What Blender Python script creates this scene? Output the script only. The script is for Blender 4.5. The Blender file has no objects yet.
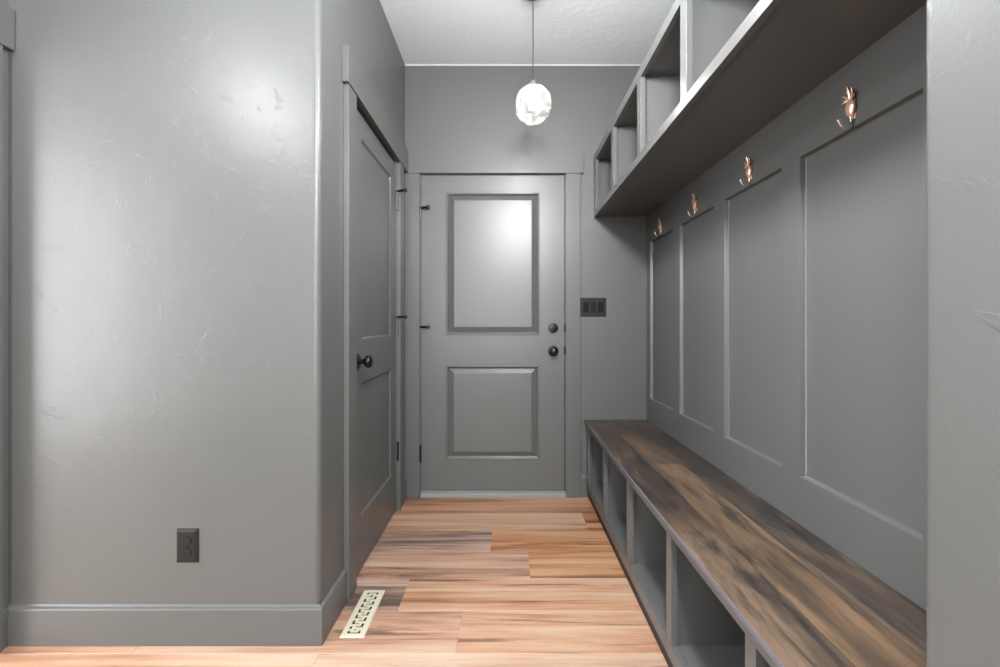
import bpy, bmesh, math, random
from mathutils import Vector, Matrix

random.seed(7)
S = bpy.context.scene
COL = S.collection
PI = math.pi

# ------------------------------------------------------------------ camera
cam_d = bpy.data.cameras.new('camera')
cam_d.sensor_width = 36.0
cam_d.sensor_fit = 'HORIZONTAL'
cam_d.lens = 16.2                       # 450 px focal length on a 1000 px frame
cam_d.shift_x = -0.006
cam_d.shift_y = -0.010
cam_d.clip_start = 0.02
cam = bpy.data.objects.new('camera', cam_d)
cam.location = (0, 0, 1.10)
cam.rotation_euler = (PI / 2, 0, 0)
COL.objects.link(cam)
S.camera = cam

# ------------------------------------------------------------------ world, lights, exposure
S.view_settings.view_transform = 'Standard'
S.view_settings.look = 'None'
S.view_settings.gamma = 1.0
S.view_settings.use_curve_mapping = False
S.view_settings.exposure = 0.0
w = bpy.data.worlds.new('world')
S.world = w
w.use_nodes = True
w.node_tree.nodes['Background'].inputs[0].default_value = (0.75, 0.85, 1.0, 1)
w.node_tree.nodes['Background'].inputs[1].default_value = 0.05


def area(name, loc, target, sx, sy, power, color=(1, 1, 1)):
    d = bpy.data.lights.new(name, 'AREA')
    d.shape = 'RECTANGLE'
    d.size, d.size_y = sx, sy
    d.energy = power
    d.color = color
    o = bpy.data.objects.new(name, d)
    o.location = loc
    o.rotation_euler = (Vector(target) - Vector(loc)).to_track_quat('-Z', 'Y').to_euler()
    COL.objects.link(o)
    return o


def point(name, loc, power, radius, color=(1, 1, 1)):
    d = bpy.data.lights.new(name, 'POINT')
    d.energy = power
    d.shadow_soft_size = radius
    d.color = color
    o = bpy.data.objects.new(name, d)
    o.location = loc
    COL.objects.link(o)
    return o


# daylight through the rear window of the room the camera stands in
area('window_daylight', (0.0, -2.85, 1.45), (0.0, 2.0, 1.1), 2.6, 1.7, 140, (0.96, 0.98, 1.0))
# lamps of the room the camera stands in, and the daylight of the side room beyond the cased opening
point('hall_lamp', (0.130, 0.15, 2.17), 192, 0.09, (0.97, 0.985, 1.0))
point('hall_lamp_inner', (0.130, 1.30, 2.17), 54, 0.11, (0.97, 0.985, 1.0))
point('room_lamp', (-1.47, 0.30, 2.41), 56, 0.11, (0.97, 0.985, 1.0))
area('side_room_daylight', (-3.55, 0.55, 1.35), (0.0, 0.55, 1.35), 2.9, 2.2, 245, (0.96, 0.98, 1.0))


# ------------------------------------------------------------------ materials
def nodes_of(name):
    m = bpy.data.materials.new(name)
    m.use_nodes = True
    nt = m.node_tree
    b = nt.nodes['Principled BSDF']
    return m, nt, b


def simple(name, col, rough=0.5, metal=0.0, spec=0.5, coat=0.0):
    m, nt, b = nodes_of(name)
    b.inputs['Base Color'].default_value = (*col, 1)
    b.inputs['Roughness'].default_value = rough
    b.inputs['Metallic'].default_value = metal
    b.inputs['Specular IOR Level'].default_value = spec
    b.inputs['Coat Weight'].default_value = coat
    return m


def N(nt, kind, **kw):
    n = nt.nodes.new(kind)
    for k, v in kw.items():
        if k in n.inputs:
            n.inputs[k].default_value = v
        else:
            setattr(n, k, v)
    return n


def mapping(nt, scale, src='Object'):
    tc = N(nt, 'ShaderNodeTexCoord')
    mp = N(nt, 'ShaderNodeMapping')
    mp.inputs['Scale'].default_value = scale
    nt.links.new(tc.outputs[src], mp.inputs['Vector'])
    return mp


PAINT = (0.092, 0.0945, 0.0915)


def wall_paint(name, col, rough, peel=0.10, trowel=0.29, wav=0.3):
    """satin paint over hand-trowelled drywall: orange peel, broad waviness and a few trowel ridges"""
    m, nt, b = nodes_of(name)
    b.inputs['Base Color'].default_value = (*col, 1)
    b.inputs['Roughness'].default_value = rough
    mp = mapping(nt, (1, 1, 1))
    n1 = N(nt, 'ShaderNodeTexNoise', Scale=160.0, Detail=2.0)
    n2 = N(nt, 'ShaderNodeTexNoise', Scale=3.2, Detail=3.0)
    n3 = N(nt, 'ShaderNodeTexNoise', Scale=15.0, Detail=6.0, Roughness=0.62, Distortion=0.8)
    for n in (n1, n2, n3):
        nt.links.new(mp.outputs[0], n.inputs['Vector'])
    rp = N(nt, 'ShaderNodeValToRGB')
    e = rp.color_ramp.elements
    e[0].position, e[0].color = 0.59, (0, 0, 0, 1)
    e[1].position, e[1].color = 0.66, (1, 1, 1, 1)
    e2 = e.new(0.74)
    e2.color = (0, 0, 0, 1)
    nt.links.new(n3.outputs['Fac'], rp.inputs[0])
    b1 = N(nt, 'ShaderNodeBump', Strength=peel, Distance=0.002)
    b2 = N(nt, 'ShaderNodeBump', Strength=wav, Distance=0.010)
    b3 = N(nt, 'ShaderNodeBump', Strength=trowel, Distance=0.0012)
    nt.links.new(n1.outputs['Fac'], b1.inputs['Height'])
    nt.links.new(n2.outputs['Fac'], b2.inputs['Height'])
    nt.links.new(rp.outputs['Color'], b3.inputs['Height'])
    nt.links.new(b1.outputs[0], b2.inputs['Normal'])
    nt.links.new(b2.outputs[0], b3.inputs['Normal'])
    nt.links.new(b3.outputs[0], b.inputs['Normal'])
    return m


def trim_paint(name, col, rough, axis='z'):
    """satin enamel brushed along one axis"""
    m, nt, b = nodes_of(name)
    b.inputs['Base Color'].default_value = (*col, 1)
    b.inputs['Roughness'].default_value = rough
    sc = {'z': (90, 90, 2), 'y': (90, 2, 90), 'x': (2, 90, 90)}[axis]
    mp = mapping(nt, sc)
    n = N(nt, 'ShaderNodeTexNoise', Scale=1.0, Detail=3.0)
    nt.links.new(mp.outputs[0], n.inputs['Vector'])
    bp = N(nt, 'ShaderNodeBump', Strength=0.06, Distance=0.002)
    nt.links.new(n.outputs['Fac'], bp.inputs['Height'])
    nt.links.new(bp.outputs[0], b.inputs['Normal'])
    return m


def ceiling_mat():
    m, nt, b = nodes_of('ceiling_white')
    b.inputs['Base Color'].default_value = (0.55, 0.568, 0.590, 1)
    b.inputs['Roughness'].default_value = 0.85
    mp = mapping(nt, (1, 1, 1))
    n = N(nt, 'ShaderNodeTexNoise', Scale=22.0, Detail=4.0, Distortion=0.6)
    nt.links.new(mp.outputs[0], n.inputs['Vector'])
    rp = N(nt, 'ShaderNodeValToRGB')
    rp.color_ramp.elements[0].position = 0.45
    rp.color_ramp.elements[1].position = 0.58
    nt.links.new(n.outputs['Fac'], rp.inputs[0])
    bp = N(nt, 'ShaderNodeBump', Strength=0.16, Distance=0.003)
    nt.links.new(rp.outputs[0], bp.inputs['Height'])
    nt.links.new(bp.outputs[0], b.inputs['Normal'])
    return m


def wood_mat(name, along, ramp, rough, grain=0.25, stretch=(0.9, 9.0), spec=0.5, CONTRAST=1.5, VEIN=0.26):
    """plank wood; the mesh carries a per-plank colour attribute: r = random offset, g = tone, b = greyness"""
    m, nt, b = nodes_of(name)
    L = nt.links.new
    b.inputs['Roughness'].default_value = rough
    b.inputs['Specular IOR Level'].default_value = spec
    at = N(nt, 'ShaderNodeAttribute', attribute_name='plank')
    sp = N(nt, 'ShaderNodeSeparateColor')
    L(at.outputs['Color'], sp.inputs[0])
    tc = N(nt, 'ShaderNodeTexCoord')
    sx = N(nt, 'ShaderNodeSeparateXYZ')
    L(tc.outputs['Object'], sx.inputs[0])
    ax, ay = ('X', 'Y') if along == 'x' else ('Y', 'X')

    def math_n(op, a, bb):
        n = N(nt, 'ShaderNodeMath', operation=op)
        for i, v in enumerate((a, bb)):
            if isinstance(v, (int, float)):
                n.inputs[i].default_value = v
            else:
                L(v, n.inputs[i])
        return n.outputs[0]
    off = math_n('MULTIPLY', sp.outputs[0], 53.0)
    u = math_n('ADD', sx.outputs[ax], off)
    v = sx.outputs[ay]

    def coords(su, sv):
        c = N(nt, 'ShaderNodeCombineXYZ')
        L(math_n('MULTIPLY', u, su), c.inputs[0])
        L(math_n('MULTIPLY', v, sv), c.inputs[1])
        L(off, c.inputs[2])
        return c.outputs[0]
    big = N(nt, 'ShaderNodeTexNoise', Scale=1.0, Detail=5.0, Roughness=0.55, Distortion=0.9)
    L(coords(*stretch), big.inputs['Vector'])
    fine = N(nt, 'ShaderNodeTexNoise', Scale=1.0, Detail=4.0, Roughness=0.6, Distortion=0.3)
    L(coords(stretch[0] * 4, stretch[1] * 9), fine.inputs['Vector'])
    mid = N(nt, 'ShaderNodeTexNoise', Scale=1.0, Detail=3.0, Distortion=0.5)
    L(coords(stretch[0] * 2.2, stretch[1] * 3.0), mid.inputs['Vector'])
    a = math_n('MULTIPLY', math_n('SUBTRACT', big.outputs['Fac'], 0.5), CONTRAST)
    c = math_n('MULTIPLY', math_n('SUBTRACT', mid.outputs['Fac'], 0.5), 0.45)
    f = math_n('MULTIPLY', math_n('SUBTRACT', fine.outputs['Fac'], 0.5), grain)
    t = math_n('ADD', math_n('ADD', math_n('ADD', a, c), f), sp.outputs[1])
    wv = N(nt, 'ShaderNodeTexNoise', Scale=1.0, Detail=6.0, Roughness=0.7, Distortion=1.6)
    L(coords(stretch[0] * 1.1, stretch[1] * 1.7), wv.inputs['Vector'])
    vein = N(nt, 'ShaderNodeMapRange', interpolation_type='SMOOTHSTEP')
    for kk, vv in (('From Min', 0.545), ('From Max', 0.66), ('To Min', 0.0), ('To Max', VEIN)):
        vein.inputs[kk].default_value = vv
    L(wv.outputs['Fac'], vein.inputs['Value'])
    t = math_n('SUBTRACT', t, vein.outputs[0])
    rp = N(nt, 'ShaderNodeValToRGB')
    cr = rp.color_ramp
    while len(cr.elements) < len(ramp):
        cr.elements.new(0.5)
    for el, (p, col) in zip(cr.elements, ramp):
        el.position, el.color = p, (*col, 1)
    L(t, rp.inputs[0])
    hs = N(nt, 'ShaderNodeHueSaturation')
    L(math_n('SUBTRACT', 1.0, sp.outputs[2]), hs.inputs['Saturation'])
    L(rp.outputs[0], hs.inputs['Color'])
    L(hs.outputs[0], b.inputs['Base Color'])
    bp = N(nt, 'ShaderNodeBump', Strength=0.12, Distance=0.001)
    L(fine.outputs['Fac'], bp.inputs['Height'])
    L(bp.outputs[0], b.inputs['Normal'])
    return m


M_WALL = wall_paint('wall_satin_grey', PAINT, 0.36)
M_WALL2 = wall_paint('wall_satin_grey_plain', PAINT, 0.42, peel=0.08, trowel=0.15, wav=0.15)
M_WALL3 = wall_paint('wall_satin_grey_smooth', PAINT, 0.36, peel=0.10, trowel=0.22, wav=0.2)
M_TRIM = trim_paint('trim_satin_grey', PAINT, 0.34, 'z')
M_TRIMY = trim_paint('trim_satin_grey_long', PAINT, 0.34, 'y')
M_TRIMX = trim_paint('trim_satin_grey_cross', PAINT, 0.34, 'x')
M_LIGHTWALL = simple('pale_wall', (0.62, 0.61, 0.59), 0.6)
M_CEIL = ceiling_mat()
M_THRESH = simple('threshold_grey', (0.22, 0.225, 0.22), 0.4)
M_NOSE = simple('lavender_grey_edge', (0.110, 0.110, 0.140), 0.4)
M_BLACK = simple('dark_bronze', (0.012, 0.0115, 0.011), 0.25, 0.5)
M_BLACKP = simple('black_plastic', (0.006, 0.006, 0.006), 0.35, 0.0, 0.2)
M_PLATE = simple('dark_plate', (0.015, 0.015, 0.014), 0.40, 0.0, 0.22)
M_RUBBER = simple('black_rubber', (0.015, 0.015, 0.015), 0.6)
M_DARK = simple('hollow_shade_dark', (0.008, 0.008, 0.008), 0.8)  # near-black that colours in the shade of slots, closet and duct
M_COPPER = simple('copper', (0.85, 0.52, 0.37), 0.36, 0.65)
M_CHROME = simple('hook_silver', (0.78, 0.74, 0.70), 0.22, 0.95)
M_VENT = simple('almond_enamel', (0.52, 0.485, 0.36), 0.35)
M_CORD = simple('grey_cord', (0.035, 0.033, 0.031), 0.6)
M_NICKEL = simple('canopy_metal', (0.25, 0.24, 0.23), 0.3, 0.8)
M_FLOOR = wood_mat('plank_floor', 'x', [
    (0.08, (0.073, 0.041, 0.027)), (0.28, (0.155, 0.076, 0.043)), (0.46, (0.318, 0.133, 0.057)),
    (0.62, (0.396, 0.206, 0.105)), (0.90, (0.447, 0.310, 0.202))], 0.42, 0.62, (0.62, 10.0), VEIN=0.32)
M_BENCH = wood_mat('bench_wood', 'y', [
    (0.08, (0.016, 0.014, 0.012)), (0.34, (0.038, 0.026, 0.020)), (0.52, (0.072, 0.046, 0.028)),
    (0.72, (0.130, 0.077, 0.042)), (0.95, (0.191, 0.114, 0.065))], 0.36, 0.60, (1.6, 7.0), CONTRAST=1.45)


# ------------------------------------------------------------------ mesh helpers
class MB:
    def __init__(self):
        self.bm = bmesh.new()

    def box(self, x0, x1, y0, y1, z0, z1):
        v = [self.bm.verts.new(p) for p in
             ((x0, y0, z0), (x1, y0, z0), (x1, y1, z0), (x0, y1, z0),
              (x0, y0, z1), (x1, y0, z1), (x1, y1, z1), (x0, y1, z1))]
        for f in ((0, 3, 2, 1), (4, 5, 6, 7), (0, 1, 5, 4), (1, 2, 6, 5), (2, 3, 7, 6), (3, 0, 4, 7)):
            self.bm.faces.new([v[i] for i in f])
        return self

    def quad(self, pts):
        return self.bm.faces.new([self.bm.verts.new(p) for p in pts])

    def prism(self, poly, z0, z1):
        """vertical extrusion of a plan polygon"""
        a = [self.bm.verts.new((x, y, z0)) for x, y in poly]
        b = [self.bm.verts.new((x, y, z1)) for x, y in poly]
        n = len(poly)
        self.bm.faces.new(list(reversed(a)))
        self.bm.faces.new(b)
        for i in range(n):
            self.bm.faces.new((a[i], a[(i + 1) % n], b[(i + 1) % n], b[i]))
        return self

    def lathe(self, prof, origin, axis, seg=32, squash=None):
        """profile of (radius, height) pairs turned about an axis through origin"""
        ax = Vector(axis).normalized()
        up = Vector((0, 0, 1)) if abs(ax.z) < 0.9 else Vector((1, 0, 0))
        e1 = ax.cross(up).normalized()
        e2 = ax.cross(e1).normalized()
        o = Vector(origin)
        rings = []
        for r, h in prof:
            if r < 1e-6:
                rings.append([self.bm.verts.new(o + ax * h)])
            else:
                k = squash or (1, 1)
                rings.append([self.bm.verts.new(o + ax * h + e1 * (r * k[0] * math.cos(2 * PI * i / seg))
                                                + e2 * (r * k[1] * math.sin(2 * PI * i / seg))) for i in range(seg)])
        for a, b in zip(rings, rings[1:]):
            for i in range(seg):
                j = (i + 1) % seg
                if len(a) == 1 and len(b) == 1:
                    continue
                if len(a) == 1:
                    self.bm.faces.new((a[0], b[j], b[i]))
                elif len(b) == 1:
                    self.bm.faces.new((a[i], a[j], b[0]))
                else:
                    self.bm.faces.new((a[i], a[j], b[j], b[i]))
        return self

    def tube(self, pts, radii, seg=12):
        P = [Vector(p) for p in pts]
        if isinstance(radii, (int, float)):
            radii = [radii] * len(P)
        rings = []
        prev = None
        for i, p in enumerate(P):
            t = (P[min(i + 1, len(P) - 1)] - P[max(i - 1, 0)]).normalized()
            if prev is None:
                ref = Vector((0, 0, 1)) if abs(t.z) < 0.9 else Vector((1, 0, 0))
                e1 = t.cross(ref).normalized()
            else:
                e1 = (prev - t * prev.dot(t)).normalized()
            prev = e1
            e2 = t.cross(e1)
            rings.append([self.bm.verts.new(p + (e1 * math.cos(2 * PI * k / seg) + e2 * math.sin(2 * PI * k / seg)) * radii[i])
                          for k in range(seg)])
        for a, b in zip(rings, rings[1:]):
            for k in range(seg):
                self.bm.faces.new((a[k], a[(k + 1) % seg], b[(k + 1) % seg], b[k]))
        self.bm.faces.new(list(reversed(rings[0])))
        self.bm.faces.new(rings[-1])
        return self

    def build(self, name, mat, parent=None, origin=(0, 0, 0), bevel=0.0, seg=2, angle=35, mats=None):
        bm = self.bm
        bmesh.ops.recalc_face_normals(bm, faces=bm.faces[:])
        if any(origin):
            bmesh.ops.translate(bm, verts=bm.verts[:], vec=-Vector(origin))
        lim = math.radians(angle)
        for f in bm.faces:
            f.smooth = True
        for e in bm.edges:
            e.smooth = len(e.link_faces) == 2 and e.calc_face_angle(0) < lim
        me = bpy.data.meshes.new(name)
        bm.to_mesh(me)
        bm.free()
        me.materials.append(mat)
        o = bpy.data.objects.new(name, me)
        COL.objects.link(o)
        if parent is not None:
            o.parent = parent
        else:
            o.location = origin
        if bevel:
            md = o.modifiers.new('bevel', 'BEVEL')
            md.width = bevel
            md.segments = seg
            md.limit_method = 'ANGLE'
            md.angle_limit = math.radians(40)
            md.harden_normals = True
        return o


def tag(o, label=None, cat=None, group=None, kind=None):
    if label:
        o['label'] = label
    if cat:
        o['category'] = cat
    if group:
        o['group'] = group
    if kind:
        o['kind'] = kind
    return o


def thing(name, loc, label, cat, group=None):
    o = bpy.data.objects.new(name, None)
    o.empty_display_size = 0.05
    o.location = loc
    COL.objects.link(o)
    return tag(o, label, cat, group)


def struct(o, label=None, cat=None):
    return tag(o, label, cat, kind='structure')


def recess_face(mb, M, u0, u1, v0, v1, panels):
    """flat frame face (in the u,v plane of M, outward = +w) with rectangular openings left in it"""
    us = sorted({u0, u1, *[p[0] for p in panels], *[p[1] for p in panels]})
    vs = sorted({v0, v1, *[p[2] for p in panels], *[p[3] for p in panels]})
    for a, b in zip(us, us[1:]):
        for c, d in zip(vs, vs[1:]):
            mu, mv = (a + b) / 2, (c + d) / 2
            if any(p[0] < mu < p[1] and p[2] < mv < p[3] for p in panels):
                continue
            mb.quad([M @ Vector(q) for q in ((a, c, 0), (b, c, 0), (b, d, 0), (a, d, 0))])
    bmesh.ops.remove_doubles(mb.bm, verts=mb.bm.verts[:], dist=1e-5)


def panel_rings(mb, M, p, prof, top=None):
    """one sunk panel: nested rectangles by (inset, depth), the last one filled"""
    rings = []
    for i, (ins, w_) in enumerate(prof):
        a, b, c, d = p[0] + ins, p[1] - ins, p[2] + ins, p[3] - (top[i] if top else ins)
        rings.append([mb.bm.verts.new(M @ Vector(q)) for q in ((a, c, w_), (b, c, w_), (b, d, w_), (a, d, w_))])
    for r, s in zip(rings, rings[1:]):
        for i in range(4):
            mb.bm.faces.new((r[i], r[(i + 1) % 4], s[(i + 1) % 4], s[i]))
    a, b, c, d = (p[0] + prof[-1][0] + 0.004, p[1] - prof[-1][0] - 0.004, p[2] + prof[-1][0] + 0.004, p[3] - prof[-1][0] - 0.004)
    inner = [mb.bm.verts.new(M @ Vector(q + (prof[-1][1],))) for q in ((a, c), (b, c), (b, d), (a, d))]
    for i in range(4):
        mb.bm.faces.new((rings[-1][i], rings[-1][(i + 1) % 4], inner[(i + 1) % 4], inner[i]))
    mb.bm.faces.new(inner)


def arc(cx, cy, r, a0, a1, n=8):
    return [(cx + r * math.cos(a0 + (a1 - a0) * i / n), cy + r * math.sin(a0 + (a1 - a0) * i / n)) for i in range(n + 1)]


# ------------------------------------------------------------------ key positions (metres)
D = 2.857          # back wall
XL = -0.641        # left wall of the passage
YF = 1.547         # wall that faces the camera on the left
XS = -1.711        # side wall with the cased opening
XP = 0.911         # recessed panels of the right wall
XT = 0.892         # face of its stiles and rails
H = 2.74           # ceiling
YN = 0.53          # near end of the niche
XE = 0.489         # end of the stub wall that closes the niche
XR = 2.30
YB = -3.0
HEAD0, HEAD1 = 2.047, 2.187
C0Y, C1Y = 1.880, 2.638        # closet door opening
B0X, B1X = -0.541, 0.374       # back door opening

# ------------------------------------------------------------------ floor
mb = MB()
lay = mb.bm.loops.layers.float_color.new('plank')
RW = 0.2225
row0 = 1.50
joints = {                       # plank ends the photo shows, by row index from the seam at y = 1.50
    -1: [-0.62, 0.72], 0: [-1.25, -0.168, 1.02], 1: [-0.76, -0.415, 0.80], 2: [-1.15, 0.105, 1.25],
    3: [-1.2, -0.076, 1.1], 4: [-0.9, 0.44, 1.6], 5: [-1.3, 0.9]}
tones = {                        # (tone, greyness) of the planks between those joints
    (-1, 1): (0.68, 0.25), (-1, 0): (0.62, 0.15),
    (0, 1): (0.60, 0.22), (0, 2): (0.72, 0.14), (1, 1): (0.42, 0.35), (1, 2): (0.66, 0.10),
    (2, 1): (0.58, 0.22), (2, 2): (0.56, 0.0), (3, 1): (0.42, 0.35), (3, 2): (0.58, 0.0),
    (4, 1): (0.64, 0.12), (4, 2): (0.42, 0.0), (5, 1): (0.47, 0.05)}
k = -21
while row0 + k * RW < D:
    y0, y1 = row0 + k * RW, min(row0 + (k + 1) * RW, D + 0.02)
    if k in joints:
        xs = [-3.7] + joints[k] + [2.5]
    else:
        xs = [-3.7]
        x = -3.7 + random.uniform(0.3, 1.2)
        while x < 2.2:
            xs.append(x)
            x += random.uniform(0.9, 1.25)
        xs.append(2.5)
    for i, (xa, xb) in enumerate(zip(xs, xs[1:])):
        tone, grey = tones.get((k, i), (random.uniform(0.45, 0.65), random.uniform(0.05, 0.25)))
        c = (random.random(), tone, grey, 1)
        e = 0.0012
        o_ = [(xa, y0, -0.0012), (xb, y0, -0.0012), (xb, y1, -0.0012), (xa, y1, -0.0012)]
        i_ = [(xa + e, y0 + e, 0), (xb - e, y0 + e, 0), (xb - e, y1 - e, 0), (xa + e, y1 - e, 0)]
        vo = [mb.bm.verts.new(p) for p in o_]
        vi = [mb.bm.verts.new(p) for p in i_]
        fs = [mb.bm.faces.new(vi)]
        for q in range(4):
            fs.append(mb.bm.faces.new((vo[q], vo[(q + 1) % 4], vi[(q + 1) % 4], vi[q])))
        for f in fs:
            for l in f.loops:
                l[lay] = c
    k += 1
struct(mb.build('floor', M_FLOOR, angle=10), 'orange and tan wood plank floor', 'floor')

# ------------------------------------------------------------------ ceiling and walls
struct(MB().box(-3.7, XR + 0.2, YB - 0.1, D + 0.12, H, H + 0.1).box(XL, XP, D - 0.006, D, H - 0.005, H).build('ceiling', M_CEIL), 'white textured ceiling', 'ceiling')

# back wall with the opening of the entry door
mb = MB()
mb.box(-0.756, B0X, D, D + 0.12, 0, H)
mb.box(B1X, 1.03, D, D + 0.12, 0, H)
mb.box(B0X, B1X, D, D + 0.12, 2.045, H)
struct(mb.build('wall_back', M_WALL2), 'dark grey back wall around the entry door', 'wall')

# left wall: the part facing the camera, its rounded corner, and the passage side with the closet opening
mb = MB()
R = 0.020
poly = [(-1.83, YF), (XL - R, YF)]
poly = [(-1.83, YF), (XL - R - 0.008, YF)] + arc(XL - R, YF + R, R, -PI / 2, 0, 10) + [(XL, YF + R + 0.008), (XL, C0Y), (XL - 0.115, C0Y), (XL - 0.115, YF + 0.115), (-1.83, YF + 0.115)]
mb.prism(poly, 0, H)
mb.box(XL - 0.115, XL, C0Y, C1Y, 2.050, H)
mb.box(XL - 0.115, XL, C1Y, D, 0, H)
struct(mb.build('wall_left', M_WALL, angle=30), 'dark grey satin wall with rounded corner beside the closet', 'wall')

# side wall with a cased opening, far left
mb = MB()
mb.box(XS - 0.115, XS, 1.480, YF, 0, H)
mb.box(XS - 0.115, XS, 0.52, 1.480, 2.045, H)
mb.box(XS - 0.115, XS, YB, 0.52, 0, H)
struct(mb.build('wall_side', M_WALL2), 'dark grey side wall at the far left edge', 'wall')

# right wall behind bench and shelf, and the stub wall that closes the niche
struct(MB().box(XP, XP + 0.12, YN - 0.05, D, 0, H).build('wall_right', M_WALL2), 'dark grey right wall behind the bench', 'wall')
r2 = 0.011
ys0 = YN - 0.116
poly = arc(XE + r2, ys0 + r2, r2, PI, 1.5 * PI, 6) + [(XE + r2 + 0.005, ys0), (XR, ys0), (XR, YN), (XE + r2 + 0.005, YN)] + arc(XE + r2, YN - r2, r2, PI / 2, PI, 6) + [(XE, YN - r2 - 0.005), (XE, ys0 + r2 + 0.005)]
struct(MB().prism(poly, 0, H).build('wall_near', M_WALL3, angle=30), 'grey end of a short wall at the right edge', 'wall')

# walls of the room behind the camera and the side room (unseen, they bounce the light)
mb = MB()
mb.box(XR, XR + 0.1, YB, ys0, 0, H)
mb.box(XS, XR, YB - 0.1, YB, 0, 0.5)
mb.box(XS, XR, YB - 0.1, YB, 2.4, H)
mb.box(XS, -1.4, YB - 0.1, YB, 0.5, 2.4)
mb.box(1.4, XR, YB - 0.1, YB, 0.5, 2.4)
struct(mb.build('wall_rear', M_LIGHTWALL), 'pale walls of the room behind', 'wall')
mb = MB()
mb.box(-3.7, -3.6, -1.2, 2.1, 0, H)
mb.box(-3.6, XS - 0.115, -1.3, -1.2, 0, H)
mb.box(-3.6, -1.83, 2.0, 2.1, 0, H)
struct(mb.build('wall_side_room', M_LIGHTWALL), 'pale walls of the room through the opening', 'wall')
mb = MB()
for x in (-1.4, -0.03, 1.34):
    mb.box(x, x + 0.06, YB - 0.08, YB - 0.02, 0.5, 2.4)
mb.box(-1.4, 1.4, YB - 0.08, YB - 0.02, 0.5, 0.56)
mb.box(-1.4, 1.4, YB - 0.08, YB - 0.02, 2.34, 2.4)
struct(mb.build('window_1', M_LIGHTWALL), 'window of the room behind', 'window')

# ------------------------------------------------------------------ baseboards
BH, BT = 0.127, 0.014
PROFILE = [(BT, 0.0), (BT, BH - 0.010), (BT, BH - 0.006), (BT - 0.0012, BH - 0.0025), (BT - 0.0045, BH - 0.0002), (0.004, BH + 0.0015), (0.0015, BH + 0.004), (0.0, BH + 0.009)]


def baseboard(name, at, mat, label):
    """at(t) gives the plan polyline at distance t from the wall; the profile is swept along it"""
    mb = MB()
    rows = [[mb.bm.verts.new((x, y, z)) for x, y in at(t)] for t, z in PROFILE]
    rows.append([mb.bm.verts.new((x, y, 0)) for x, y in at(0.0)])
    for a, b in zip(rows, rows[1:] + rows[:1]):
        for k in range(len(a) - 1):
            mb.bm.faces.new((a[k], a[k + 1], b[k + 1], b[k]))
    mb.bm.faces.new([r[0] for r in rows])
    mb.bm.faces.new([r[-1] for r in rows])
    return struct(mb.build(name, mat, angle=40), label, 'baseboard')


baseboard('baseboard_left', lambda t: [(XS, YF - t), (XL + t, YF - t), (XL + t, 1.776)], M_TRIMX, 'flat grey baseboard wrapping the left corner')
baseboard('baseboard_side', lambda t: [(XS + t, 1.513), (XS + t, YF - BT - 0.001)], M_TRIMY, 'short grey baseboard at the far left edge')
baseboard('baseboard_back', lambda t: [(0.4715, D - t), (0.509, D - t)], M_TRIMX, 'short grey baseboard between door casing and bench')
baseboard('baseboard_passage', lambda t: [(XL + t, 2.737), (XL + t, D - 0.022)], M_TRIMY, 'short grey baseboard in the back left corner')
baseboard('baseboard_near', lambda t: [(XE - t, YN - 0.012), (XE - t, ys0 - t), (XR, ys0 - t)], M_TRIMY, 'grey baseboard of the short near wall')


# ------------------------------------------------------------------ door casings
def casing(name, mat, make, label):
    mb = MB()
    for b in make:
        mb.box(*b)
    return struct(mb.build(name, mat, bevel=0.0016), label, 'door casing')


ct = 0.021
casing('trim_1', M_TRIM, [
    (XL + 0.001, B0X - 0.006, D - ct, D, 0, HEAD0),
    (B1X + 0.004, 0.470, D - ct, D, 0, HEAD0),
    (XL + 0.001, 0.487, D - ct - 0.005, D, HEAD0, HEAD1)],
    'wide flat grey casing with plain head board around the entry door')
casing('trim_2', M_TRIM, [
    (XL, XL + ct, 1.777, C0Y - 0.008, 0, HEAD0),
    (XL, XL + ct, C1Y + 0.006, 2.735, 0, HEAD0),
    (XL, XL + ct + 0.005, 1.757, D - 0.027, HEAD0, HEAD1)],
    'flat grey casing with plain head board around the closet door')
casing('trim_3', M_TRIM, [
    (XS, XS + ct, 1.478, 1.512, 0, HEAD0 - 0.012),
    (XS, XS + ct, 0.428, 0.522, 0, HEAD0 - 0.012),
    (XS, XS + ct + 0.005, 0.41, YF - 0.003, HEAD0 - 0.012, HEAD1 - 0.012),
    (XS - 0.115, XS, 1.4785, 1.4795, 0, 2.04)],
    'grey casing and head board cut off at the left edge')

# stop behind the entry door, and a black block painting in closet shade
mb = MB()
mb.box(B0X + 0.001, B1X - 0.001, D + 0.052, D + 0.115, 0.0, 2.044)
struct(mb.build('trim_4', M_TRIM), 'grey door stop closing the entry frame', 'door jamb')
mb = MB()
mb.box(XL - 0.110, XL - 0.052, C0Y + 0.001, C1Y - 0.001, 0.0, 2.049)
struct(mb.build('closet_shade_block', M_DARK), 'black block standing in for closet shade behind its door', 'door jamb')

# ------------------------------------------------------------------ hardware profiles
KNOB = [(0, 0), (0.033, 0), (0.033, 0.004), (0.029, 0.009), (0.014, 0.011), (0.011, 0.018), (0.011, 0.028),
        (0.016, 0.032), (0.024, 0.038), (0.0275, 0.046), (0.0275, 0.053), (0.024, 0.060), (0.015, 0.065), (0, 0.067)]
ROSE = KNOB[:5] + [(0, 0.011)]
GRIP = [(0, 0.010), (0.011, 0.010), (0.011, 0.028), (0.016, 0.032), (0.024, 0.038), (0.0275, 0.046), (0.0275, 0.053),
        (0.024, 0.060), (0.015, 0.065), (0, 0.067)]


def knob(parent, origin, pos, axis):
    r = MB().lathe(ROSE, pos, axis, 36).build('knob_rosette', M_BLACK, parent, origin)
    MB().lathe(GRIP, pos, axis, 36).build('door_knob', M_BLACK, parent, origin)
    return r


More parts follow.
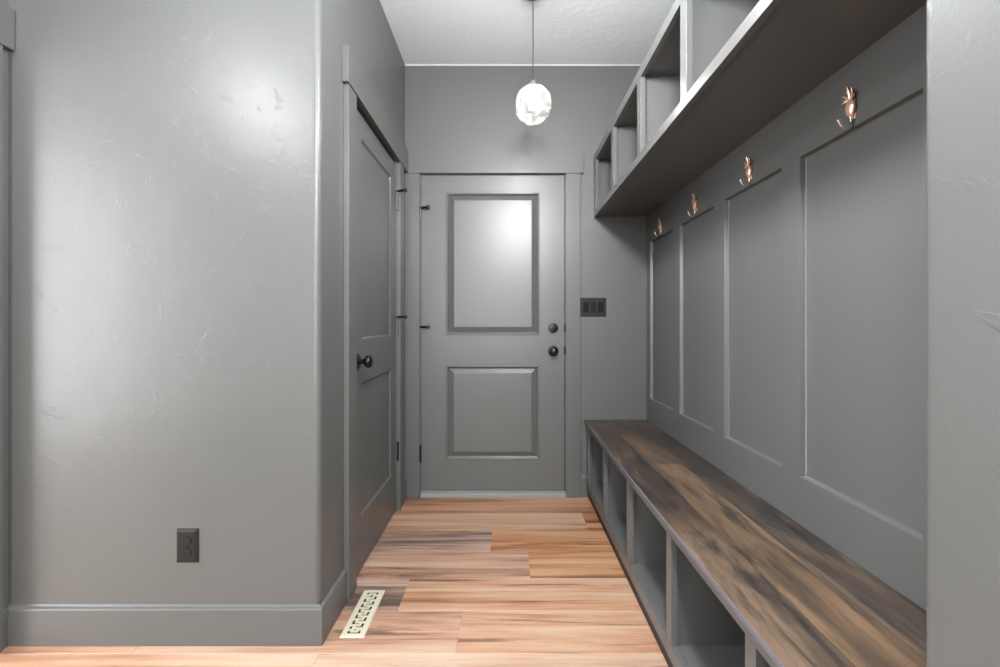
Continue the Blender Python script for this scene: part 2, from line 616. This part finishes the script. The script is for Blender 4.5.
def hinge(parent, origin, pos, along, out, mat, stop, ka=0.92, ko=0.40):
    """barrel of knuckles with two leaves; along = direction over the door, out = away from the door face"""
    A, O = Vector(along), Vector(out)
    p = Vector(pos)
    mb = MB()
    n = 5
    hh = 0.100
    for i in range(n):
        z0 = p.z - hh + i * hh / n
        mb.lathe([(0, 0.0006), (0.0058, 0.0006), (0.0064, 0.002), (0.0064, hh / n - 0.002), (0.0058, hh / n - 0.0006), (0, hh / n - 0.0006)],
                 (p.x, p.y, z0), (0, 0, 1), 16)
    mb.lathe([(0, 0), (0.0075, 0), (0.0075, 0.003), (0.004, 0.006), (0, 0.006)], (p.x, p.y, p.z), (0, 0, 1), 16)
    mb.lathe([(0, -0.006), (0.004, -0.005), (0.0055, 0), (0, 0)], (p.x, p.y, p.z - hh), (0, 0, 1), 16)
    h = mb.build('hinge', mat, parent, origin)
    if stop:
        mb = MB()
        c = p + Vector((0, 0, 0.010))
        mb.lathe([(0, -0.006), (0.010, -0.006), (0.010, 0.004), (0, 0.004)], c, (0, 0, 1), 20)
        d1 = (A * ka + O * ko).normalized()
        mb.tube([c, c + d1 * 0.054], 0.0070)
        d2 = (A * -0.85 + O * 0.30).normalized()
        mb.tube([c, c + d2 * 0.028], 0.0070)
        mb.build('hinge_pin_stop', M_BLACK, h, origin)
        mb = MB()
        mb.lathe([(0, 0), (0.0095, 0), (0.0110, 0.004), (0.0110, 0.014), (0.008, 0.018), (0, 0.018)], c + d1 * 0.046, d1, 18)
        mb.lathe([(0, 0), (0.007, 0), (0.007, 0.006), (0, 0.008)], c + d2 * 0.024, d2, 18)
        mb.build('bumper', M_RUBBER, h, origin)
    return h


def slab(name, M, u0, u1, v0, v1, thick, panels, prof, mat, label, cat='door'):
    mb = MB()
    recess_face(mb, M, u0, u1, v0, v1, panels)
    for a, b, c, d in ((u0, v0, u1, v0), (u1, v0, u1, v1), (u1, v1, u0, v1), (u0, v1, u0, v0)):
        mb.quad([M @ Vector(q) for q in ((a, b, 0), (a, b, -thick), (c, d, -thick), (c, d, 0))])
    mb.quad([M @ Vector(q) for q in ((u0, v0, -thick), (u1, v0, -thick), (u1, v1, -thick), (u0, v1, -thick))])
    bmesh.ops.remove_doubles(mb.bm, verts=mb.bm.verts[:], dist=1e-5)
    org = M @ Vector(((u0 + u1) / 2, v0, 0))
    root = mb.build(name, mat, None, org)
    struct(root, label, cat)
    for p in panels:
        pb = MB()
        panel_rings(pb, M, p, prof)
        pb.build('panel', mat, root, org, angle=20)
    return root, org


# entry door (back wall): u = x, v = z, outward = -y
DF = D + 0.004
MBK = Matrix(((1, 0, 0, 0), (0, 0, -1, DF), (0, 1, 0, 0), (0, 0, 0, 1)))
door1, org1 = slab('door_1', MBK, B0X + 0.003, B1X - 0.003, 0.040, 2.042, 0.045,
                   [(-0.383, 0.216, 1.025, 1.935), (-0.384, 0.213, 0.233, 0.836)],
                   [(0, 0), (0.003, 0.003), (0.010, 0.0035), (0.014, 0.001), (0.017, -0.013), (0.020, -0.0145), (0.050, 0.000), (0.052, 0.0012), (0.055, 0.0015)],
                   M_TRIM, 'grey two-panel entry door in the back wall')
kx = 0.300
knob(door1, org1, (kx, DF, 0.925), (0, -1, 0))
MB().lathe([(0, 0), (0.031, 0), (0.031, 0.006), (0.027, 0.013), (0.020, 0.014), (0, 0.014)], (kx, DF, 1.071), (0, -1, 0), 36) \
    .build('deadbolt', M_BLACK, door1, org1)
MB().box(kx - 0.016, kx + 0.016, DF - 0.030, DF - 0.012, 1.0665, 1.0755).build('thumb_turn', M_BLACK, door1, org1, bevel=0.003)
for zc in (1.071, 0.925):
    MB().box(B1X - 0.006, B1X + 0.0035, D - 0.004, D + 0.006, zc - 0.022, zc + 0.026).build('strike_plate', M_BLACK, door1, org1, bevel=0.001)
for zt, st, mt in ((1.823, True, M_TRIM), (1.068, True, M_TRIM), (0.325, False, M_BLACK)):
    hinge(door1, org1, (B0X - 0.001, D - 0.006, zt), (1, 0, 0), (0, -1, 0), mt, st)
mb = MB().box(B0X + 0.001, B1X + 0.004, D - 0.018, D + 0.05, 0.0, 0.030)
mb.box(B0X, B1X, D - 0.004, D + 0.05, 0.030, 0.037)
struct(mb.build('trim_6', M_THRESH, bevel=0.003), 'pale threshold under the entry door', 'threshold')

# closet door (left wall): u = y, v = z, outward = +x
XF = XL - 0.004
MCL = Matrix(((0, 0, 1, XF), (1, 0, 0, 0), (0, 1, 0, 0), (0, 0, 0, 1)))
door2, org2 = slab('door_2', MCL, C0Y + 0.003, C1Y - 0.003, 0.010, 2.028, 0.036,
                   [(2.010, 2.522, 1.030, 1.925), (2.010, 2.522, 0.240, 0.838)],
                   [(0, 0), (0.009, -0.009), (0.011, -0.009)],
                   M_TRIM, 'grey two-panel closet door in the left wall')
knob(door2, org2, (XF, 1.950, 0.935), (1, 0, 0))
for zt, st in ((1.866, True), (1.128, True), (0.400, False)):
    hinge(door2, org2, (XL + 0.006, C1Y + 0.001, zt), (0, -1, 0), (1, 0, 0), M_TRIM if st else M_BLACK, st, 0.45, 0.90)

# ------------------------------------------------------------------ panelled right wall
MPN = Matrix(((0, 0, -1, XT), (1, 0, 0, 0), (0, 1, 0, 0), (0, 0, 0, 1)))
CEN = [0.94 + 0.472 * i for i in range(5)]
PANELS = [(YN + 0.03, CEN[0] - 0.067, 0.635, 1.605)]
for a, b in zip(CEN, CEN[1:]):
    PANELS.append((a + (0.023 if a == CEN[0] else 0.046), min(b - 0.045, D - 0.068), 0.635, 1.605))
mb = MB()
recess_face(mb, MPN, YN, D, 0.47, 1.80, PANELS)
for p in PANELS:
    panel_rings(mb, MPN, p, [(0, 0), (0.0006, -0.0008), (0.0010, -0.0150), (0.0022, -0.0172), (0.0046, -0.0184), (0.0052, XT - XP + 0.0005)],
                [0, 0.0003, 0.0004, 0.0005, 0.0006, 0.0007])
bmesh.ops.remove_doubles(mb.bm, verts=mb.bm.verts[:], dist=1e-5)
struct(mb.build('wall_panelling', M_TRIM, angle=50), 'grey recessed panelling between bench and cubby shelf', 'panelling')

# ------------------------------------------------------------------ storage bench
XBF = 0.510
CEN_B = CEN
bench = thing('storage_bench', (0.70, 1.70, 0), 'long grey built-in bench with open cubbies and a dark wood seat along the right wall', 'bench')
OB = (0.70, 1.70, 0)
ya, yb = YN + 0.001, D - 0.001
mb = MB()
lay = mb.bm.loops.layers.float_color.new('plank')
boards = [(0.495, 0.623, ya, 1.316, 0.53, 0.16), (0.495, 0.623, 1.316, yb, 0.47, 0.02),
          (0.623, 0.762, ya, 1.95, 0.62, 0.06), (0.623, 0.762, 1.95, yb, 0.46, 0.04),
          (0.762, 0.8915, ya, yb, 0.40, 0.22)]
for (xa, xb, y0, y1, tn, gr) in boards:
    n0 = len(mb.bm.faces)
    mb.box(xa, xb, y0, y1, 0.477, 0.490)
    mb.bm.faces.ensure_lookup_table()
    c = (random.random(), tn, gr, 1)
    for f in list(mb.bm.faces)[n0:]:
        for l in f.loops:
            l[lay] = c
mb.build('seat_top', M_BENCH, bench, OB, bevel=0.0006, seg=1)
MB().box(0.4925, 0.495, ya, yb, 0.4775, 0.4903).build('edge_band', M_NOSE, bench, OB, bevel=0.001)
mb = MB()
mb.box(XBF, XBF + 0.020, ya, yb, 0.438, 0.477)
mb.box(XBF, XBF + 0.020, ya, yb, 0.055, 0.103)
for i, c in enumerate(CEN_B):
    a, b = c - 0.021, c + 0.021
    if i == 4:
        b = yb
    mb.box(XBF, XBF + 0.020, a, b, 0.103, 0.438)
mb.build('face_frame', M_TRIM, bench, OB, bevel=0.0012)
for i, c in enumerate(CEN_B):
    if i == 4:
        c = D - 0.015
    MB().box(XBF + 0.020, 0.885, c - 0.009, c + 0.009, 0.100, 0.466).build('divider', M_TRIM, bench, OB)
MB().box(XBF + 0.020, 0.885, ya, yb, 0.082, 0.100).build('cubby_floor', M_TRIMX, bench, OB)
MB().box(0.885, 0.9105, ya, yb, 0.0, 0.466).build('back_panel', M_TRIM, bench, OB)
MB().box(XBF + 0.011, XBF + 0.036, ya, yb, 0.0, 0.0548).build('toe_kick', M_RUBBER, bench, OB)

# ------------------------------------------------------------------ cubby shelf above
XSF = 0.556
OS = (0.73, 1.70, 1.773)
shelf = thing('cubby_shelf', OS, 'long grey wall-hung shelf of open cubbies above the coat hooks', 'shelf')
mb = MB()
mb.box(XSF, XSF + 0.020, ya, yb, 1.773, 1.809)
mb.box(XSF, XSF + 0.020, ya, yb, 2.120, 2.164)
for i, c in enumerate(CEN):
    a, b = c - 0.025, c + 0.025
    if i == 4:
        a, b = D - 0.062, yb
    mb.box(XSF, XSF + 0.020, a, b, 1.809, 2.120)
mb.build('face_frame', M_TRIM, shelf, OS, bevel=0.0012)
MB().box(XSF + 0.020, 0.9105, ya, yb, 1.779, 1.799).build('bottom_board', M_TRIMY, shelf, OS)
MB().box(XSF + 0.020, 0.9105, ya, yb, 2.132, 2.152).build('top_board', M_TRIMY, shelf, OS)
for i, c in enumerate(CEN):
    if i == 4:
        c = D - 0.012
    MB().box(XSF + 0.020, 0.9105, c - 0.010, c + 0.010, 1.799, 2.132).build('divider', M_TRIM, shelf, OS)

# ------------------------------------------------------------------ pineapple coat hooks
def make_hook():
    """origin on the rail face at the middle of the fruit; out = -x, along the wall = y"""
    root = bpy.data.objects.new('coat_hook', None)
    root.empty_display_size = 0.03
    COL.objects.link(root)
    mb = MB()                                    # fruit: flattened egg with a diamond relief
    nr, ns = 18, 28
    rows = []
    for i in range(nr + 1):
        t = i / nr
        z = -0.0235 + 0.047 * t
        r = math.sin(PI * min(max(t, 0.02), 0.98)) ** 0.62
        ring = []
        for s in range(ns):
            a = 2 * PI * s / ns
            d = 1 + 0.07 * math.sin(7 * a / 2 + t * 16) * math.sin(7 * a / 2 - t * 16)
            ring.append(mb.bm.verts.new((-0.0075 - 0.0078 * r * d * math.cos(a), 0.0150 * r * d * math.sin(a), z)))
        rows.append(ring)
    for a, b in zip(rows, rows[1:]):
        for s in range(ns):
            mb.bm.faces.new((a[s], a[(s + 1) % ns], b[(s + 1) % ns], b[s]))
    mb.bm.faces.new(rows[0])
    mb.bm.faces.new(rows[-1])
    mb.build('pineapple_body', M_COPPER, root, angle=60)
    mb = MB()                                    # crown of pointed leaves
    for ang, ln, x0 in ((-88, .017, -.010), (-62, .021, -.006), (-42, .025, -.010), (-20, .029, -.006), (0, .032, -.010),
                        (20, .029, -.006), (42, .025, -.010), (62, .021, -.006), (88, .017, -.010)):
        th = math.radians(ang)
        dy, dz = math.sin(th), math.cos(th)
        base = Vector((x0, dy * 0.002, 0.0225))
        side = Vector((0, dz, -dy))
        ax = Vector((-0.10, dy, dz))
        pts = [(0, .0016), (.35, .0030), (.7, .0022), (1.0, .0002)]
        fr, bk = [], []
        for t, wd in pts:
            c = base + ax * (ln * t) + Vector((-0.004 * t * t, 0, -0.006 * t * t * abs(dy)))
            fr.append([mb.bm.verts.new(c + side * wd), mb.bm.verts.new(c + Vector((-0.0012, 0, 0))), mb.bm.verts.new(c - side * wd)])
            bk.append(mb.bm.verts.new(c + Vector((0.0012, 0, 0))))
        for (a, b), (p, q) in zip(zip(fr, fr[1:]), zip(bk, bk[1:])):
            mb.bm.faces.new((a[0], a[1], b[1], b[0]))
            mb.bm.faces.new((a[1], a[2], b[2], b[1]))
            mb.bm.faces.new((a[2], p, q, b[2]))
            mb.bm.faces.new((p, a[0], b[0], q))
    mb.build('leaf_crown', M_COPPER, root, angle=25)
    mb = MB()                                    # screw plate behind and the J hook
    pts, rad = [], []
    for z in (-0.018, -0.026, -0.034):
        pts.append((-0.0055, 0, z)); rad.append(0.0036)
    for i in range(1, 11):
        a = PI + PI * 0.86 * i / 10
        pts.append((-0.0205 - 0.015 * math.cos(a) * 1.0 * -1 * -1, 0, -0.036 + 0.0135 * math.sin(a)))
        rad.append(0.0034)
    pts = pts[:3] + [(-0.0055 - 0.0145 * (1 - math.cos(PI * 0.80 * i / 10)), 0, -0.036 - 0.0145 * math.sin(PI * 0.80 * i / 10)) for i in range(1, 11)]
    pts.append((-0.0375, 0, -0.030))
    rad = [0.0036] * len(pts)
    rad[-2] = 0.0040
    rad[-1] = 0.0050
    mb.tube(pts, rad, 14)
    mb.build('hook_arm', M_CHROME, root, angle=50)
    MB().box(-0.0020, -0.0002, -0.009, 0.009, -0.030, 0.022).build('back_plate', M_COPPER, root, bevel=0.0008)
    return root


hk = make_hook()
hook_labels = ['copper pineapple coat hook nearest the camera, over the panel beside the short grey wall',
               'copper pineapple coat hook, second from the camera along the rail',
               'copper pineapple coat hook, third from the camera along the rail',
               'copper pineapple coat hook nearest the back wall, last on the rail']
for i, (a, b) in enumerate(zip(CEN, CEN[1:])):
    yc = (PANELS[i + 1][0] + PANELS[i + 1][1]) / 2 - 0.009
    if i == 0:
        h = hk
    else:
        h = hk.copy()
        COL.objects.link(h)
        for ch in list(hk.children):
            c = ch.copy()
            c.parent = h
            COL.objects.link(c)
    h.location = (XT, yc, 1.654)
    tag(h, hook_labels[i], 'coat hook', 'pineapple coat hooks on the panel rail')

# ------------------------------------------------------------------ pendant lamp
PX, PY = 0.132, 2.20
OP = (PX, PY, H)
pend = thing('pendant_lamp', OP, 'round dimpled clear glass pendant lamp hanging on a thin cord, lit', 'pendant lamp')
MB().lathe([(0, 0), (0.060, 0), (0.060, -0.018), (0.054, -0.025), (0.010, -0.027), (0.006, -0.040), (0, -0.040)], OP, (0, 0, 1), 40) \
    .build('canopy', M_NICKEL, pend, OP)
MB().tube([(PX, PY, H - 0.036), (PX, PY, 2.5), (PX, PY, 2.268)], 0.0026, 12).build('cord', M_CORD, pend, OP)
MB().lathe([(0, 2.288), (0.010, 2.286), (0.014, 2.278), (0.017, 2.262), (0.019, 2.256), (0.019, 2.236), (0.014, 2.230), (0, 2.230)], (PX, PY, 0), (0, 0, 1), 28) \
    .build('socket_cap', M_NICKEL, pend, OP)


def glass_mat():
    m, nt, b = nodes_of('dimpled_glass')
    nt.nodes.remove(b)
    out = nt.nodes['Material Output']
    tr = N(nt, 'ShaderNodeBsdfTransparent')
    tr.inputs[0].default_value = (0.98, 0.98, 0.98, 1)
    tl = N(nt, 'ShaderNodeBsdfTranslucent')
    tl.inputs[0].default_value = (0.9, 0.9, 0.88, 1)
    gl = N(nt, 'ShaderNodeBsdfGlossy', Roughness=0.06)
    fr = N(nt, 'ShaderNodeFresnel', IOR=1.25)
    m1 = N(nt, 'ShaderNodeMixShader')
    m2 = N(nt, 'ShaderNodeMixShader')
    lw = N(nt, 'ShaderNodeLayerWeight', Blend=0.35)
    mr = N(nt, 'ShaderNodeMapRange')
    mr.inputs['From Min'].default_value = 0.0
    mr.inputs['From Max'].default_value = 1.0
    mr.inputs['To Min'].default_value = 0.028
    mr.inputs['To Max'].default_value = 0.11
    nt.links.new(lw.outputs['Facing'], mr.inputs['Value'])
    vo = N(nt, 'ShaderNodeTexNoise', Scale=26.0, Detail=1.0)
    tc = N(nt, 'ShaderNodeTexCoord')
    nt.links.new(tc.outputs['Object'], vo.inputs['Vector'])
    r2_ = N(nt, 'ShaderNodeMapRange')
    r2_.inputs['From Min'].default_value = 0.35
    r2_.inputs['From Max'].default_value = 0.65
    r2_.inputs['To Min'].default_value = 0.35
    r2_.inputs['To Max'].default_value = 1.5
    nt.links.new(vo.outputs['Fac'], r2_.inputs['Value'])
    mu = N(nt, 'ShaderNodeMath', operation='MULTIPLY')
    nt.links.new(mr.outputs[0], mu.inputs[0])
    nt.links.new(r2_.outputs[0], mu.inputs[1])
    nt.links.new(mu.outputs[0], m1.inputs[0])
    nt.links.new(tr.outputs[0], m1.inputs[1])
    nt.links.new(tl.outputs[0], m1.inputs[2])
    nt.links.new(fr.outputs[0], m2.inputs[0])
    nt.links.new(m1.outputs[0], m2.inputs[1])
    nt.links.new(gl.outputs[0], m2.inputs[2])
    nt.links.new(m2.outputs[0], out.inputs[0])
    return m


def bulb_mat():
    m, nt, b = nodes_of('lit_bulb')
    b.inputs['Base Color'].default_value = (1, 1, 1, 1)
    b.inputs['Emission Color'].default_value = (1.0, 0.97, 0.92, 1)
    b.inputs['Emission Strength'].default_value = 265.0
    return m


# globe: a slightly egg-shaped blown shell whose surface is pressed in flat dimples
GC = Vector((PX + 0.002, PY, 2.168))
mb = MB()
bmesh.ops.create_icosphere(mb.bm, subdivisions=5, radius=1.0)
fib = []
for i in range(34):
    z = 1 - 2 * (i + 0.5) / 34
    ph = i * PI * (3 - math.sqrt(5))
    fib.append(Vector((math.sqrt(1 - z * z) * math.cos(ph), math.sqrt(1 - z * z) * math.sin(ph), z)))
for v in mb.bm.verts:
    n = v.co.normalized()
    c = max(n.dot(f) for f in fib)
    k_ = min(1.0, 0.955 / max(c, 0.9))          # flattened facets with softened ridges
    v.co = Vector((n.x * 0.0890 * k_, n.y * 0.0890 * k_, n.z * 0.0955 * k_))
    v.co.x += 0.014 * max(0, n.z) * max(0, n.x)
bmesh.ops.translate(mb.bm, verts=mb.bm.verts[:], vec=GC)
mb.build('glass_globe', glass_mat(), pend, OP, angle=12)
MB().lathe([(0, 0.026), (0.010, 0.024), (0.011, 0.008), (0.017, -0.010), (0.0215, -0.026), (0.019, -0.040), (0.010, -0.048), (0, -0.050)],
           (PX, PY, 2.205), (0, 0, 1), 28).build('bulb', bulb_mat(), pend, OP)

# ------------------------------------------------------------------ light switch on the back wall
OW = (0.553, D, 1.203)
sw = thing('light_switch', OW, 'dark three-gang light switch plate on the back wall right of the entry door', 'light switch')
mb = MB()
MSW = Matrix(((1, 0, 0, 0), (0, 0, -1, D - 0.006), (0, 1, 0, 0), (0, 0, 0, 1)))
holes = [(0.553 + dx - 0.0165, 0.553 + dx + 0.0165, 1.203 - 0.033, 1.203 + 0.033) for dx in (-0.047, 0, 0.047)]
recess_face(mb, MSW, 0.553 - 0.079, 0.553 + 0.079, 1.203 - 0.056, 1.203 + 0.056, holes)
for h_ in holes:
    panel_rings(mb, MSW, h_, [(0, 0), (0, -0.004), (0.001, -0.004)])
o4 = [MSW @ Vector(q) for q in ((0.474, 1.147, 0), (0.632, 1.147, 0), (0.632, 1.259, 0), (0.474, 1.259, 0))]
p4 = [MSW @ Vector(q) for q in ((0.470, 1.143, -0.006), (0.636, 1.143, -0.006), (0.636, 1.263, -0.006), (0.470, 1.263, -0.006))]
for i in range(4):
    mb.quad((p4[i], p4[(i + 1) % 4], o4[(i + 1) % 4], o4[i]))
bmesh.ops.remove_doubles(mb.bm, verts=mb.bm.verts[:], dist=1e-5)
mb.build('wall_plate', M_PLATE, sw, OW, angle=20)
for i, dx in enumerate((-0.047, 0, 0.047)):
    cx = 0.553 + dx
    mb = MB()
    f0, f1 = ((-0.0065, -0.0105), (-0.0100, -0.0065), (-0.0065, -0.0105))[i]
    poly = [(cx - 0.0150, 0), (cx + 0.0150, 0)]
    a = [(cx - 0.015, D - 0.003, 1.1715), (cx + 0.015, D - 0.003, 1.1715), (cx + 0.015, D - 0.003, 1.2345), (cx - 0.015, D - 0.003, 1.2345)]
    b = [(cx - 0.015, D + f0, 1.1715), (cx + 0.015, D + f0, 1.1715), (cx + 0.015, D + f1, 1.2345), (cx - 0.015, D + f1, 1.2345)]
    va = [mb.bm.verts.new(q) for q in a]
    vb = [mb.bm.verts.new(q) for q in b]
    mb.bm.faces.new(va)
    mb.bm.faces.new(vb)
    for q in range(4):
        mb.bm.faces.new((va[q], va[(q + 1) % 4], vb[(q + 1) % 4], vb[q]))
    mb.build('rocker', M_BLACKP, sw, OW, bevel=0.0012)

# ------------------------------------------------------------------ power outlet on the left wall
ox, oz = -1.093, 0.338
OO = (ox, YF, oz)
ou = thing('power_outlet', OO, 'dark duplex power outlet on the left wall above the baseboard', 'power outlet')
mb = MB()
pl = [(0.038, 0.0585, 0.0), (0.038, 0.0585, 0.0015), (0.0285, 0.049, 0.0085), (0.0275, 0.048, 0.009)]
rings = [[mb.bm.verts.new((ox + sx * a, YF - h_, oz + sz * b)) for sx, sz in ((-1, -1), (1, -1), (1, 1), (-1, 1))] for a, b, h_ in pl]
for r, s in zip(rings, rings[1:]):
    for i in range(4):
        mb.bm.faces.new((r[i], r[(i + 1) % 4], s[(i + 1) % 4], s[i]))
mb.bm.faces.new(rings[-1])
mb.build('wall_plate', M_PLATE, ou, OO, angle=15)
for dz in (0.0195, -0.0195):
    mb = MB()
    seg = 28
    fr, bk = [], []
    for i in range(seg):
        a = 2 * PI * i / seg
        x_ = 0.0168 * math.cos(a)
        z_ = max(-0.0135, min(0.0135, 0.0168 * math.sin(a)))
        fr.append(mb.bm.verts.new((ox + x_, YF - 0.0115, oz + dz + z_)))
        bk.append(mb.bm.verts.new((ox + x_ * 1.02, YF - 0.0088, oz + dz + z_ * 1.02)))
    mb.bm.faces.new(fr)
    for i in range(seg):
        mb.bm.faces.new((fr[i], fr[(i + 1) % seg], bk[(i + 1) % seg], bk[i]))
    rc = mb.build('receptacle', M_PLATE, ou, OO, angle=40)
    mb = MB()
    mb.box(ox - 0.0078, ox - 0.0056, YF - 0.0118, YF - 0.0112, oz + dz - 0.002, oz + dz + 0.0075)
    mb.box(ox + 0.0056, ox + 0.0078, YF - 0.0118, YF - 0.0112, oz + dz - 0.001, oz + dz + 0.0065)
    mb.lathe([(0, 0.0112), (0.0028, 0.0112), (0.0028, 0.0118), (0, 0.0118)], (ox, YF, oz + dz - 0.0075), (0, -1, 0), 14)
    mb.build('slots', M_DARK, rc, OO)
MB().lathe([(0, 0.0088), (0.0034, 0.0088), (0.003, 0.0105), (0, 0.0110)], (ox, YF, oz), (0, -1, 0), 16).build('screw', M_PLATE, ou, OO)

# ------------------------------------------------------------------ floor register
rx0, rx1, ry0, ry1 = -0.584, -0.497, 1.574, 1.853
RO = ((rx0 + rx1) / 2, (ry0 + ry1) / 2, 0)
reg = thing('floor_register', RO, 'almond metal floor vent with a fretwork grille beside the closet door', 'floor vent')
unit = [".X.....", ".X.XXX.", ".....X.", ".XXX.X."]
end = [".XXXXX.", ".X...X."]
rows = end + ["...X..."] + unit * 6 + ["...X..."] + end[::-1]
ncol, nrow = 7, len(rows)
mg = 0.011
gx0, gx1, gy0, gy1 = rx0 + mg, rx1 - mg, ry0 + mg + 0.006, ry1 - mg - 0.006
cw, chh = (gx1 - gx0) / ncol, (gy1 - gy0) / nrow
zt = 0.0045
holes = []
for r_, line in enumerate(rows):
    for c_, ch in enumerate(line):
        if ch == 'X':
            holes.append((gx0 + c_ * cw, gx0 + (c_ + 1) * cw, gy0 + r_ * chh, gy0 + (r_ + 1) * chh))
mb = MB()
MRG = Matrix.Translation((0, 0, zt))
xs = [rx0 + 0.004] + [gx0 + i * cw for i in range(ncol + 1)] + [rx1 - 0.004]
ysr = [ry0 + 0.004] + [gy0 + i * chh for i in range(nrow + 1)] + [ry1 - 0.004]
for i in range(len(xs) - 1):
    for j in range(len(ysr) - 1):
        solid = True
        if 1 <= i <= ncol and 1 <= j <= nrow:
            solid = rows[j - 1][i - 1] != 'X'
        if solid:
            mb.quad([(xs[i], ysr[j], zt), (xs[i + 1], ysr[j], zt), (xs[i + 1], ysr[j + 1], zt), (xs[i], ysr[j + 1], zt)])
bmesh.ops.remove_doubles(mb.bm, verts=mb.bm.verts[:], dist=1e-6)
edges = [e for e in mb.bm.edges if len(e.link_faces) == 1]
ext = bmesh.ops.extrude_edge_only(mb.bm, edges=edges)
for v in [g for g in ext['geom'] if isinstance(g, bmesh.types.BMVert)]:
    v.co.z = 0.0006
    if v.co.x < rx0 + 0.005: v.co.x = rx0
    if v.co.x > rx1 - 0.005: v.co.x = rx1
    if v.co.y < ry0 + 0.005: v.co.y = ry0
    if v.co.y > ry1 - 0.005: v.co.y = ry1
mb.build('grille_plate', M_VENT, reg, RO, angle=20)
MB().box(rx0 + 0.004, rx1 - 0.004, ry0 + 0.004, ry1 - 0.004, 0.0002, 0.0010).build('duct_shade_sheet', M_DARK, reg, RO)  # near-black sheet under the holes, painted as the shade of the duct
